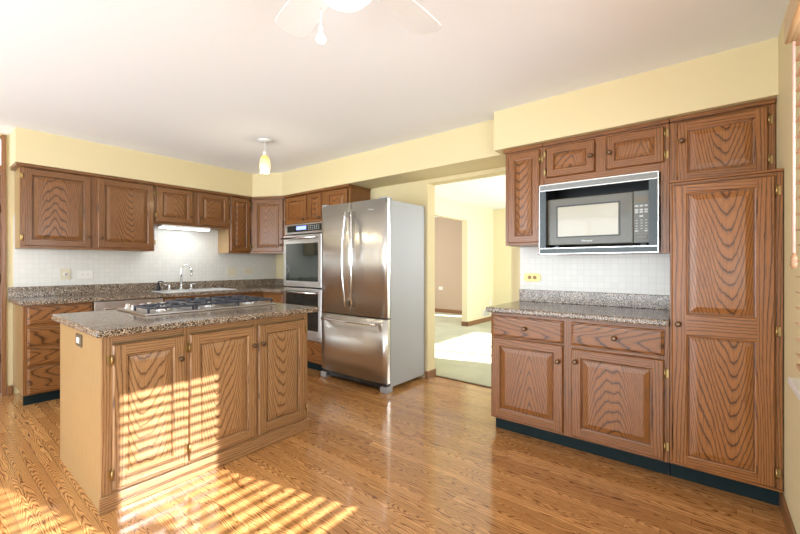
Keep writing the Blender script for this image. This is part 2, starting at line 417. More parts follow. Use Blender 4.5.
# ------------------------------------------------------------------ cabinet parts
def ring_rect(x0, x1, z0, z1, y): return [(x0, y, z0), (x1, y, z0), (x1, y, z1), (x0, y, z1)]
def door_mesh(w, h, panels, sw, T=.019):
    """raised-panel door centred on its origin, front at y = 0, back at y = T; slots stile, rail, panel"""
    mb = MB(); X0, X1, Z0, Z1 = -w/2, w/2, -h/2, h/2; e = .006
    o = ring_rect(X0, X1, Z0, Z1, T); a = ring_rect(X0, X1, Z0, Z1, .007); i = ring_rect(X0+e, X1-e, Z0+e, Z1-e, 0)
    mats = (1, 0, 1, 0)
    mb.face(o, 0)
    for k in range(4):
        k2 = (k+1) % 4; mb.face([o[k], o[k2], a[k2], a[k]], mats[k]); mb.face([a[k], a[k2], i[k2], i[k]], mats[k])
    # flat of the frame: stiles full height, rails between
    px0, px1 = X0+sw, X1-sw
    mb.face(ring_rect(X0+e, px0, Z0+e, Z1-e, 0), 0); mb.face(ring_rect(px1, X1-e, Z0+e, Z1-e, 0), 0)
    zs = [Z0+e]+[q for p in panels for q in p]+[Z1-e]
    for k in range(0, len(zs), 2): mb.face(ring_rect(px0, px1, zs[k], zs[k+1], 0), 1)
    for z0, z1 in panels:
        prof = [(0, 0), (.004, .0045), (.008, .0055), (.0095, .016), (.0145, .016), (.016, .010), (.042, .003), (.045, .002)]
        if min(px1-px0, z1-z0) < .13: prof = [(a_*.62, b_) for a_, b_ in prof]
        rr = [ring_rect(px0+d, px1-d, z0+d, z1-d, y) for d, y in prof]
        for q in range(len(rr)-1):
            for k in range(4):
                k2 = (k+1) % 4; mb.face([rr[q][k], rr[q][k2], rr[q+1][k2], rr[q+1][k]], mats[k] if q < 3 else 2)
        mb.face(rr[-1], 2)
    return mb
def knob_on(parent, x, z, y=0, mat=None, r=.0155):
    return MB().lathe([(.009, -.001), (.0065, .003), (.006, .012), (r*.8, .016), (r, .021), (r*.92, .026), (r*.45, .0295)], (0, 0, 0), 'y', 18).build('knob', mat or BRONZE, parent, (x, y, z))
def hinge_on(parent, x, z, side):
    mb = MB().tube([(0, -.002, -.024), (0, -.002, .024)], .0045, 8); mb.tube([(0, -.002, -.028), (0, -.002, -.024)], .003, 8); mb.tube([(0, -.002, .024), (0, -.002, .028)], .003, 8)
    mb.box(min(0, side*.017), max(0, side*.017), .0135, .0165, -.022, .022); mb.box(-.004, .004, -.002, .0165, -.018, .018)
    return mb.build('hinge', BRASS, parent, (x, 0, z))
def door_on(parent, x0, x1, z0, z1, wood, hinge=None, knob=None, panels=None, sw=.055, hpanel=False, y=0):
    w, h = x1-x0, z1-z0; cx, cz = (x0+x1)/2, (z0+z1)/2
    pn = [(p[0]-cz, p[1]-cz) for p in panels] if panels else [(-h/2+sw, h/2-sw)]
    d = door_mesh(w, h, pn, sw).build('door', [wood['stile'], wood['rail'], wood['hpanel'] if hpanel else wood['panel']], parent, (cx, y, cz))
    if knob: knob_on(d, knob[0]-cx, knob[1]-cz)
    if hinge:
        s_ = -1 if hinge == 'L' else 1; off = min(.075, h*.2)
        for zz in (-h/2+off, h/2-off): hinge_on(d, s_*(w/2+.004), zz, s_)
    return d
def drawer_on(parent, x0, x1, z0, z1, wood, knob=True, y=0, knobmat=None):
    w, h = x1-x0, z1-z0; mb = MB(); T = .019
    prof = [(0, T), (0, .009), (.004, .006), (.010, .0045), (.013, 0.0005), (.018, 0)]
    rr = [ring_rect(-w/2+d, w/2-d, -h/2+d, h/2-d, yy) for d, yy in prof]; mb.face(rr[0])
    for q in range(len(rr)-1):
        for k in range(4): mb.face([rr[q][k], rr[q][(k+1) % 4], rr[q+1][(k+1) % 4], rr[q+1][k]])
    mb.face(rr[-1])
    d = mb.build('drawer', wood['hpanel'], parent, ((x0+x1)/2, y, (z0+z1)/2))
    if knob: knob_on(d, 0, 0, mat=knobmat)
    return d
def face_frame(parent, w, z0, z1, stiles, rails, wood, y=.019, t=.02):
    """stiles: (x0,x1) full height; rails: (z0,z1) cut between the stiles"""
    mb = MB(); stiles = sorted(stiles)
    for a, b in stiles: mb.box(a, b, y, y+t, z0, z1, 0)
    for k in range(len(stiles)-1):
        for a, b in rails: mb.box(stiles[k][1], stiles[k+1][0], y+.0005, y+t, a, b, 1)
    return mb.build('face_frame', [wood['stile'], wood['rail']], parent, bevel=.001)

# right-hand run: local x runs along -Y, local y along +X; door faces lie at X = 2.66
RZ = -PI/2
YL, YP = 1.266, .170
XF = 2.66
t = thing('base_cabinet', 'two-door oak base cabinet with two drawers under the right-hand granite counter', 'cabinet', (XF, YL, 0), RZ)
w = YL-YP-.002
B(0.0, w, .039, XA-XF-.012, .10, .876).build('body', OAK['stile'], t)
face_frame(t, w, .095, .876, [(0, .03), (.50, .585), (w-.045, w)], [(.095, .125), (.68, .73), (.84, .876)], OAK)
B(.012, w-.001, .075, .09, .0, .10).build('toe_kick', TOE, t)
drawer_on(t, .009, .516, .703, .852, OAK); drawer_on(t, .569, 1.070, .703, .852, OAK)
door_on(t, .014, .516, .112, .692, OAK, None, (.488, .585)); door_on(t, .569, 1.070, .112, .680, OAK, 'R', (.597, .60))
t = thing('pantry_cabinet', 'tall oak pantry cabinet with one two-panel door beside the window wall', 'cabinet', (XF, YP, 0), RZ)
w = YP-YF-.004; z1 = 1.69
B(0, w, .039, XA-XF-.012, .10, z1).build('body', OAK['stile'], t)
face_frame(t, w, .095, z1, [(0, .028), (w-.04, w)], [(.095, .13), (z1-.04, z1)], OAK)
B(0, w, .075, .09, 0, .10).build('toe_kick', TOE, t)
B(-.006, w, .0, .30, z1, z1+.012).build('top_edge', OAK['rail'], t, bevel=.003)
B(0, w, .012, .025, .10, .112).build('lower_lip', OAK['rail'], t)
d = door_on(t, .010, .432, .114, 1.672, OAK, 'R', (.040, .895), panels=[(.160, .838), (.950, 1.625)], sw=.066)
hinge_on(d, .215, 0, 1)

# desk counter
def counter(name, label, poly, z0, z1, splash=None):
    t_ = thing(name, label, 'countertop')
    MB().prism(poly, z0, z1).build('slab', GRANITE, t_, bevel=.009)
    if splash:
        mb = MB()
        for b in splash: mb.box(*b)
        mb.build('backsplash', GRANITE, t_, bevel=.003)
    return t_
counter('countertop', 'speckled granite countertop with short backsplash left of the tall pantry', [(2.632, 1.29), (2.632, .1715), (XA-.012, .1715), (XA-.012, 1.29)], .878, .914, [(XA-.032, XA-.010, .1715, 1.272, .914, 1.014)])

# wall cabinets over the desk: door faces at X = 2.936
XU = 2.936; UD = XA-XU-.010
t = thing('wall_cabinet', 'narrow tall oak wall cabinet left of the microwave', 'cabinet', (XU, 1.272, 0), RZ)
w = .297; B(0, w, .039, UD, 1.378, 2.115).build('body', OAK['stile'], t)
face_frame(t, w, 1.378, 2.115, [(0, .035), (w-.03, w)], [(1.378, 1.41), (2.07, 2.115)], OAK)
B(-.012, w, -.004, UD, 2.115, 2.141).build('crown', OAK['rail'], t, bevel=.004)
door_on(t, .028, .276, 1.398, 2.100, OAK, 'R', sw=.05)
t = thing('microwave_cabinet', 'oak wall cabinet with two small doors above an open microwave niche', 'cabinet', (XU, .973, 0), RZ)
w = .973-.190
mb = MB(); mb.box(0, .018, .039, UD, 1.305, 2.115); mb.box(w-.018, w, .039, UD, 1.305, 2.115); mb.box(.018, w-.018, .039, UD, 1.305, 1.323, 1); mb.box(.018, w-.018, .039, UD, 1.83, 1.85, 1)
mb.box(.018, w-.018, .039, UD, 2.095, 2.115, 1); mb.box(.018, w-.018, UD-.008, UD, 1.323, 2.095)
mb.build('body', [OAK['stile'], OAK['rail']], t)
mb = MB(); mb.box(0, .022, .019, .039, 1.30, 2.115); mb.box(w-.045, w, .019, .039, 1.30, 2.115)
mb.box(.022, w-.045, .0195, .039, 1.815, 1.875, 1); mb.box(.022, w-.045, .0195, .039, 2.08, 2.115, 1); mb.box(.36, .425, .019, .039, 1.875, 2.08)
mb.box(-.035, .0, .010, .019, 1.30, 1.868); mb.build('face_frame', [OAK['stile'], OAK['rail']], t, bevel=.001)
B(0, w, -.004, UD, 2.115, 2.141).build('crown', OAK['rail'], t, bevel=.004)
door_on(t, .026, .357, 1.876, 2.100, OAK, 'L', (.335, 1.985), sw=.05, hpanel=False)
door_on(t, .427, .757, 1.876, 2.100, OAK, 'R', (.452, 1.985), sw=.05)
# steel-grey trim kit around the niche
tk = MB(); a0, a1 = -.018, .727
tk.box(a0, a1, -.012, .019, 1.775, 1.818, 0); tk.box(a0, a1, -.012, .019, 1.306, 1.345, 1)
tk.box(a0, a0+.045, -.010, .019, 1.345, 1.775, 1); tk.box(a1-.05, a1, -.010, .019, 1.345, 1.775, 1)
trim = tk.build('trim_kit', [GREYSTRIP, BLUEGREY], t)
ed = MB()
for z in (1.815, 1.772, 1.344, 1.304): ed.box(a0-.002, a1+.002, -.0145, -.010, z, z+.005)
for x in (a0-.002, a1-.002): ed.box(x, x+.005, -.0145, -.010, 1.304, 1.82)
ed.build('edge_strip', plain('polished_strip', (.8, .8, .78), .25, .7, var=.02), trim)
MB().box(.0185, .7, UD-.0085, UD-.0095, 1.3235, 1.829).box(.0185, .0195, .04, UD-.01, 1.3235, 1.829).box(.0195, .76, .04, UD-.01, 1.8275, 1.829).build('niche_shade', BLACK, t)  # black sheets standing in for the deep shade around the microwave
lv = MB()
for k in range(4): lv.box(a0+.01, a1-.01, -.0145, -.010, 1.780+k*.0085, 1.784+k*.0085)
lv.build('louvre', GREYSTRIP, trim)
t2 = thing('wall_cabinet', 'deep-set oak wall cabinet with one door above the tall pantry', 'cabinet', (XU, .188, 0), RZ)
w = .188-YF-.004
B(0, w, .039, UD, 1.704, 2.115).build('body', OAK['stile'], t2)
face_frame(t2, w, 1.704, 2.115, [(0, .042), (w-.03, w)], [(1.704, 1.73), (2.08, 2.115)], OAK)
B(0, w, -.004, UD, 2.115, 2.141).build('crown', OAK['rail'], t2, bevel=.004)
door_on(t2, .036, .448, 1.735, 2.105, OAK, 'R', (.062, 1.985), sw=.052)

# microwave
t = thing('microwave', 'olive-grey countertop microwave with pale window sitting in the cabinet niche', 'microwave', (XU, .973, 1.357), RZ)
m0, m1 = .024, .680
B(m0, m1, .060, .30, .012, .358).build('body', OLIVE, t, bevel=.006)
dr = B(m0, .585, .036, .060, .013, .357).build('door', OLIVE, t, bevel=.006)
fr = MB(); a, b, z0, z1 = .098, .504, .072, .295
for q in range(1):
    o4 = ring_rect(a, b, z0, z1, .0345); i4 = ring_rect(a+.012, b-.012, z0+.012, z1-.012, .030)
fr.box(a-.005, b+.005, .032, .036, z0-.006, z1+.008); fr.build('window_frame', BLACK, dr)
B(a+.004, b-.004, .0265, .0325, z0+.002, z1-.002).build('window', SCREEN, dr, bevel=.003)
B(.586, m1, .038, .060, .013, .357).build('control_panel', plain('panel_grey', (.13, .135, .12), .35, var=.03), t, bevel=.003)
B(.594, .668, .036, .0385, .283, .318).build('display', BLUEDISP, t)
def button(x0, x1, z0, z1): B(x0, x1, .0362, .038, z0, z1).build('button', BUTTON, t)
for zz in (.252, .226, .211):
    for k in range(3): button(.594+k*.027, .613+k*.027, zz, zz+.011)
button(.620, .641, .184, .195)
for r_ in range(4):
    for k in range(3): button(.599+k*.027, .609+k*.027, .160-r_*.0185, .165-r_*.0185)
button(.594, .613, .088, .096); button(.648, .667, .088, .096)
B(.598, .664, .034, .038, .038, .064).build('door_button', OLIVE, t, bevel=.004)
text('Whirlpool', .017, WHITE, t, (.30, .0352, .040), (PI/2, 0, 0))
for x in (m0+.04, m1-.06):
    for y in (.09, .25): B(x, x+.03, y, y+.03, -.0335, .0125).build('foot', BLACK, t)

# ------------------------------------------------------------------ back run: door faces at Y = 4.57
YC = 4.572; BD = YB-.012-YC
t = thing('drawer_cabinet', 'oak base cabinet with four drawers at the left end of the sink counter', 'cabinet', (.572, YC, 0))
w = 1.052-.572
B(0, w, .039, BD, .10, .876).build('body', VENEER, t)
face_frame(t, w, .095, .876, [(0, .03), (w-.02, w)], [(.095, .12), (.33, .35), (.50, .52), (.675, .70), (.85, .876)], OAKB)
B(.008, w, .075, .09, 0, .10).build('toe_kick', TOE, t)
for z0, z1 in ((.703, .858), (.523, .675), (.350, .498), (.105, .328)): drawer_on(t, .028, w-.012, z0, z1, OAKB)
t = thing('dishwasher', 'stainless dishwasher between the drawer cabinet and the sink cabinet', 'dishwasher', (1.055, YC, 0))
B(.003, .597, .03, .55, .10, .872).build('body', BLACK, t); B(.003, .597, 0, .03, .115, .76).build('door', STEELL, t, bevel=.004)
cp = B(.003, .597, -.004, .03, .765, .870).build('control_panel', STEELL, t, bevel=.004); B(.08, .52, -.012, -.004, .785, .80).build('handle', CHROME, cp, bevel=.003)
B(.003, .597, .075, .09, 0, .10).build('toe_kick', BLACK, t)
t = thing('sink_cabinet', 'oak sink base cabinet under the kitchen faucet, behind the island', 'cabinet', (1.66, YC, 0))
w = .90
B(0, w, .039, BD, .10, .68).build('body', OAKB['stile'], t)
face_frame(t, w, .095, .876, [(0, .03), (.43, .47), (w-.03, w)], [(.095, .12), (.675, .70), (.85, .876)], OAKB)
B(0, w, .075, .09, 0, .10).build('toe_kick', TOE, t)
drawer_on(t, .02, .44, .703, .852, OAKB, False); drawer_on(t, .46, .88, .703, .852, OAKB, False)
door_on(t, .02, .44, .112, .69, OAKB, None, (.41, .6)); door_on(t, .46, .88, .112, .69, OAKB, None, (.49, .6))
t = thing('corner_cabinet', 'oak corner base cabinet where the two back counters meet', 'cabinet', (0, 0, 0))
MB().prism([(2.563, YC+.019), (2.849, YC+.019), (2.849, 4.10), (XB-.012, 4.10), (XB-.012, YB-.012), (2.563, YB-.012)], .10, .876).build('body', OAKB['stile'], t)
MB().prism([(2.563, YC+.09), (2.92, YC+.09), (2.92, 4.10), (2.94, 4.10), (2.94, YC+.11), (2.563, YC+.11)], 0, .10).build('toe_kick', TOE, t)
drawer_on(t, 2.59, 2.80, .703, .852, OAKB, False, y=YC)
door_on(t, 2.59, 2.80, .112, .69, OAKB, None, y=YC, sw=.045)
e = drawer_on(t, 0, .40, .703, .852, OAKB, True); e.rotation_euler = (0, 0, RZ); e.location = (2.83, 4.33, .7775)
e = door_on(t, 0, .40, .112, .69, OAKB, None, (.03, .6)); e.rotation_euler = (0, 0, RZ); e.location = (2.83, 4.33, .401)
# L counter with sink cut-out
SX0, SX1, SY0, SY1 = 1.72, 2.50, 4.64, 5.02
t = thing('countertop', 'long L-shaped granite countertop along the back wall around the sink', 'countertop')
cm = MB()
cy0 = 4.545; cb = YB-.010
cm.box(.54, SX0, cy0, cb, .878, .914); cm.box(SX0, SX1, cy0, SY0, .878, .914); cm.box(SX0, SX1, SY1, cb, .878, .914)
cm.prism([(SX1, cy0), (2.805, cy0), (2.805, 4.075), (XB-.01, 4.075), (XB-.01, cb), (SX1, cb)], .878, .914)
cm.build('slab', GRANITE, t)
MB().box(.54, XB-.012, cb-.022, cb, .914, 1.014).box(XB-.034, XB-.012, 4.075, cb-.022, .914, 1.014).build('backsplash', GRANITE, t, bevel=.003)
# sink
t = thing('kitchen_sink', 'white double sink let into the granite below the faucet', 'sink', (SX0, SY0, 0))
sw_, sh_ = SX1-SX0, SY1-SY0
rm = MB(); rm.box(-.012, sw_+.012, -.012, .012, .9145, .921); rm.box(-.012, sw_+.012, sh_-.012, sh_+.055, .9145, .921)
rm.box(-.012, .012, .012, sh_-.012, .9145, .921); rm.box(sw_-.012, sw_+.012, .012, sh_-.012, .9145, .921); rm.box(sw_/2-.012, sw_/2+.012, .012, sh_-.012, .90, .9195)
rm.build('rim', WHITE, t, bevel=.003)
bm_ = MB()
for a, b in ((.008, sw_/2-.008), (sw_/2+.008, sw_-.008)):
    bm_.box(a, b, .008, sh_-.008, .72, .725); bm_.box(a, a+.004, .008, sh_-.008, .725, .913); bm_.box(b-.004, b, .008, sh_-.008, .725, .913)
    bm_.box(a+.004, b-.004, .008, .012, .725, .913); bm_.box(a+.004, b-.004, sh_-.012, sh_-.008, .725, .913)
bm_.build('basin', WHITE, t)
# faucet set
fx, fy = 2.025, 5.045
t = thing('kitchen_faucet', 'tall chrome gooseneck faucet behind the sink', 'faucet', (fx, fy, .9215))
MB().lathe([(.028, 0), (.027, .012), (.018, .03), (.014, .045), (.0135, .05)], n=20).build('base', CHROME, t)
pts = [(0, 0, .045), (0, 0, .20)]+[(.052-.052*math.cos(a)*1.0, -.02*(1-math.cos(a)), .245+.055*math.sin(a)) for a in [k*PI/12 for k in range(0, 13)]]+[(.104, -.04, .19)]
MB().tube(pts, .0115, 12).build('spout', CHROME, t); MB().tube([(.104, -.04, .20), (.104, -.04, .165)], [.012, .015], 12).build('nozzle', CHROME, t)
def handle(x, lab):
    q = thing('faucet_handle', lab, 'faucet handle', (x, fy, .9215))
    MB().lathe([(.024, 0), (.022, .012), (.013, .03), (.012, .05), (.015, .058), (.008, .066)], n=18).build('base', CHROME, q)
    s_ = -1 if x < fx else 1
    MB().tube([(0, 0, .056), (s_*.03, -.01, .064), (s_*.065, -.012, .068)], [.006, .0055, .004], 8).build('lever', CHROME, q)
handle(fx-.13, 'chrome lever handle just left of the gooseneck faucet'); handle(fx+.12, 'chrome lever handle just right of the gooseneck faucet')
q = thing('soap_dispenser', 'small black pump dispenser leftmost on the sink rim', 'soap dispenser', (fx-.25, fy, .9215))
MB().lathe([(.026, 0), (.026, .03), (.018, .06), (.012, .075), (.012, .095)], n=18).build('bottle', BLACK, q)
MB().tube([(0, 0, .092), (0, 0, .105), (.02, -.015, .108), (.045, -.03, .10)], .007, 8).build('pump', BLACK, q)

# back wall cabinets: door faces at Y = 4.836
YU = 4.836; UB = YB-.010-YU
t = thing('wall_cabinet', 'long two-door oak wall cabinet at the far left of the back wall', 'cabinet', (.585, YU, 0))
w = 1.667-.585
B(0, w, .039, UB, 1.378, 2.115).build('body', VENEER, t)
face_frame(t, w, 1.378, 2.115, [(0, .035), (.50, .58), (w-.02, w)], [(1.378, 1.41), (2.09, 2.115)], OAKB)
B(-.03, w, -.018, UB, 2.115, 2.141).build('crown', OAKB['rail'], t, bevel=.005)
door_on(t, .020, .512, 1.40, 2.108, OAKB, 'L', (.485, 1.50)); door_on(t, .568, w-.009, 1.40, 2.108, OAKB, 'R', (.592, 1.50))
t = thing('wall_cabinet', 'short two-door oak wall cabinet over the sink light', 'cabinet', (1.669, YU, 0))
w = 2.53-1.669
B(0, w, .039, UB, 1.690, 2.115).build('body', OAKB['stile'], t)
face_frame(t, w, 1.685, 2.115, [(0, .03), (.40, .47), (w-.02, w)], [(1.685, 1.72), (2.09, 2.115)], OAKB)
B(0, w, -.018, UB, 2.115, 2.141).build('crown', OAKB['rail'], t, bevel=.005)
door_on(t, .022, .405, 1.712, 2.108, OAKB, 'L', (.38, 1.80)); door_on(t, .466, .850, 1.712, 2.108, OAKB, 'R', (.492, 1.80))
t = thing('wall_cabinet', 'narrow one-door oak wall cabinet right of the sink light', 'cabinet', (2.532, YU, 0))
w = .296
B(0, w, .039, UB, 1.378, 2.115).build('body', VENEER, t)
face_frame(t, w, 1.378, 2.115, [(0, .03), (w-.02, w)], [(1.378, 1.41), (2.09, 2.115)], OAKB)
B(0, w, -.018, UB, 2.115, 2.141).build('crown', OAKB['rail'], t, bevel=.005)
door_on(t, .015, w-.012, 1.40, 2.108, OAKB, 'R', (.04, 1.49), sw=.05)
t = thing('corner_wall_cabinet', 'diagonal oak corner wall cabinet beside the double oven', 'cabinet', (2.83, YU, 0))
import mathutils
dx, dy = .24, -.416; L_ = math.hypot(dx, dy); ang = math.atan2(dy, dx)
nx, ny = -dy/L_, dx/L_; o_ = .020
MB().prism([(.002+nx*o_, ny*o_), (dx+nx*o_, dy+.002+ny*o_), (XB-.01-2.83, dy+.002), (XB-.01-2.83, UB), (.002, UB), (.002, .03)], 1.378, 2.115).build('body', OAKB['stile'], t)
MB().prism([(.002, -.018), (dx-.018, dy), (XB-.01-2.83, dy), (XB-.01-2.83, UB), (.002, UB)], 2.115, 2.141).build('crown', OAKB['rail'], t)
d = door_on(t, 0, L_-.05, 1.40, 2.108, OAKB, 'L', (L_-.08, 1.49), sw=.055)
d.location = (dx/2, dy/2, 1.754); d.rotation_euler = (0, 0, ang)
# wall cabinets over the oven: door faces at X = 3.07
t = thing('wall_cabinet', 'short three-door oak wall cabinet above the double oven and refrigerator', 'cabinet', (3.07, 4.418, 0), RZ)
w = 4.418-3.19; UO = XB-.010-3.07
B(0, w, .039, UO, 1.745, 2.115).build('body', OAK['stile'], t)
face_frame(t, w, 1.745, 2.115, [(0, .02), (.43, .50), (.70, .83), (w-.03, w)], [(1.745, 1.765), (2.09, 2.115)], OAK)
B(0, w+.012, -.018, UO, 2.115, 2.141).build('crown', OAK['rail'], t, bevel=.005)
door_on(t, .012, .44, 1.76, 2.105, OAK, 'L', (.41, 1.80), sw=.05); door_on(t, .49, .73, 1.76, 2.105, OAK, 'L', (.71, 1.80), sw=.045); door_on(t, .82, w-.04, 1.76, 2.105, OAK, None, sw=.05)

# oven tower
t = thing('oven_cabinet', 'oak oven housing with a drawer under the double wall oven', 'cabinet', (2.83, 4.06, 0), RZ)
w = 4.06-3.345; OD = XB-.010-2.83
mb = MB(); mb.box(0, .02, .02, OD, .10, 1.742); mb.box(w-.02, w, .02, OD, .10, 1.742); mb.box(.02, w-.02, .02, OD, 1.722, 1.742, 1); mb.box(.02, w-.02, .02, OD, .10, .355, 1); mb.box(.02, w-.02, OD-.01, OD, .355, 1.722)
mb.build('body', [OAK['stile'], OAK['rail']], t)
drawer_on(t, .02, w-.02, .13, .34, OAK)
B(0, w, .08, .095, 0, .10).build('toe_kick', TOE, t)
t = thing('double_oven', 'stainless double wall oven with lit blue display beside the refrigerator', 'oven', (2.83, 4.06, 0), RZ)
ow0, ow1 = .004, w-.004
B(ow0+.02, ow1-.02, .02, .54, .36, 1.715).build('body', BLACK, t)
cp = B(ow0, ow1, -.008, .018, 1.590, 1.712).build('control_panel', STEELL, t, bevel=.004)
B(ow0+.05, ow1-.02, -.011, -.008, 1.612, 1.690).build('glass_strip', DARKGLASS, cp)
B(.235, .42, -.0125, -.011, 1.636, 1.680).build('display', DISPLAY, cp)
for k in range(6):
    for r_ in range(3): B(.46+k*.035, .474+k*.035, -.0122, -.011, 1.63+r_*.02, 1.638+r_*.02).build('button', BUTTON, cp)
def oven_door(z0, z1, hz, lo=.07, hi=.10):
    d_ = B(ow0, ow1, -.03, .018, z0, z1).build('oven_door', STEELL, t, bevel=.005)
    B(ow0+.055, ow1-.055, -.033, -.030, z0+lo, z1-hi).build('window', DARKGLASS, d_)
    h_ = MB().tube([(ow0+.03, -.075, hz), (ow1-.03, -.075, hz)], .013, 12)
    for x in (ow0+.06, ow1-.06): h_.tube([(x, -.03, hz), (x, -.075, hz)], .009, 8)
    h_.build('handle', CHROME, d_)
oven_door(.965, 1.575, 1.535); oven_door(.405, .950, .905, .07, .03)
B(ow0, ow1, -.006, .018, .358, .400).build('vent_strip', STEELL, t, bevel=.003)

# ------------------------------------------------------------------ refrigerator
fy0, fy1, fxf = 2.378, 3.335, 2.77
t = thing('refrigerator', 'stainless French-door refrigerator with bottom freezer beside the doorway', 'refrigerator', (fxf, fy1, 0), RZ)
w = fy1-fy0; FT = 1.862; dd = .062
B(.004, w-.004, dd+.012, XB-.02-fxf, .045, FT-.01).build('body', FSIDE, t, bevel=.006)
B(.012, w-.012, dd, dd+.012, .07, FT-.02).build('gasket', BLACK, t)
def curved_panel(x0, x1, z0, z1, bulge, name):
    """door skin that bows outwards slightly across its width, with rounded long edges"""
    mb = MB(); N = 14; fr_ = []
    for i in range(N+1):
        q = i/N; x = x0+(x1-x0)*q
        gx = (x-0)/w
        y = bulge*(1-math.sin(PI*gx))
        if i in (0, N): y += .010
        fr_.append((x, y))
    for i in range(N):
        (xa, ya), (xb, yb) = fr_[i], fr_[i+1]
        mb.face([(xa, ya, z0), (xb, yb, z0), (xb, yb, z1), (xa, ya, z1)], 0, True)
    edge = [(x, y) for x, y in fr_]
    mb.face([(x, y, z1) for x, y in edge]+[(x1, dd, z1), (x0, dd, z1)], 1); mb.face([(x, y, z0) for x, y in edge]+[(x1, dd, z0), (x0, dd, z0)], 1)
    mb.face([(x0, edge[0][1], z0), (x0, dd, z0), (x0, dd, z1), (x0, edge[0][1], z1)], 1)
    mb.face([(x1, edge[-1][1], z0), (x1, dd, z0), (x1, dd, z1), (x1, edge[-1][1], z1)], 1)
    mb.face([(x0, dd, z0), (x1, dd, z0), (x1, dd, z1), (x0, dd, z1)], 1)
    return mb.build(name, [STEEL, STEELL], t)
dl = curved_panel(.002, w/2-.003, .715, FT, .014, 'door'); dr_ = curved_panel(w/2+.003, w-.002, .715, FT, .014, 'door')
fz = curved_panel(.002, w-.002, .088, .700, .014, 'freezer_drawer')
def bar(parent, x, sgn):
    pts = []
    for k in range(17):
        q = k/16; z = .80+q*(1.765-.80)
        pts.append((x+sgn*.028*math.sin(PI*q), -.048-.022*math.sin(PI*q), z))
    h_ = MB().tube(pts, .0125, 12)
    for z in (.83, 1.735):
        h_.box(x-.013, x+.013, -.05, .004, z-.03, z+.03)
    return h_.build('handle', CHROME, parent)
bar(dl, w/2-.026, -1); bar(dr_, w/2+.058, 1)
h_ = MB().tube([(.09+(w-.18)*k/12, -.050-.012*math.sin(PI*k/12), .652) for k in range(13)], .0135, 12)
for x in (.10, w-.10): h_.box(x-.02, x+.02, -.05, .006, .639, .665)
h_.build('handle', CHROME, fz)
gr = B(.02, w-.02, .03, .10, .03, .085).build('base_grille', BLACK, t)
for x in (.0, w-.085): B(x, x+.085, .006, .10, .0, .055).build('foot', FSIDE, t, bevel=.006)
for x in (.02, w-.10): B(x, x+.08, .01, .12, FT-.0005, FT+.016).build('hinge_cover', FSIDE, t, bevel=.005)
text('Whirlpool', .018, CHROME, dr_, (w-.20, .004, 1.765), (PI/2, 0, 0))

# ------------------------------------------------------------------ island
IX0, IX1, IY0, IY1 = .568, 1.816, 2.311, 3.20
t = thing('kitchen_island', 'light oak kitchen island cabinet with three doors in the middle of the floor', 'kitchen island', (IX0, IY0, 0))
w = IX1-IX0; D_ = IY1-IY0
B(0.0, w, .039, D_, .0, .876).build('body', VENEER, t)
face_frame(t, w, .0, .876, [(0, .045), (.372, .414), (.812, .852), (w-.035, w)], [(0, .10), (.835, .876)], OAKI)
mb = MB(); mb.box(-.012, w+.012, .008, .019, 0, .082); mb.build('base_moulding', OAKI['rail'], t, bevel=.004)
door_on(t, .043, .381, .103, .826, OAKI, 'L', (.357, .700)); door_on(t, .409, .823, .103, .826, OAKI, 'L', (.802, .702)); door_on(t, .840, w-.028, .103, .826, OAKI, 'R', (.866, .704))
q = thing('outlet', 'dark-framed outlet plate on the left side of the island', 'outlet', (IX0, 2.735, .807), -PI/2)
B(-.058, .058, -.006, 0, -.034, .034).build('plate', plain('pewter_plate', (.16, .12, .08), .4, .5, var=.05), q, bevel=.002)
B(-.028, .028, -.009, -.006, -.016, .016).build('receptacle', WHITEPL, q, bevel=.002)
q.rotation_euler = (0, 0, -PI/2)
counter('countertop', 'granite countertop with rounded edge on the island, around the cooktop', [(.53, 2.245), (1.858, 2.245), (1.858, 3.235), (.53, 3.235)], .8775, .914)
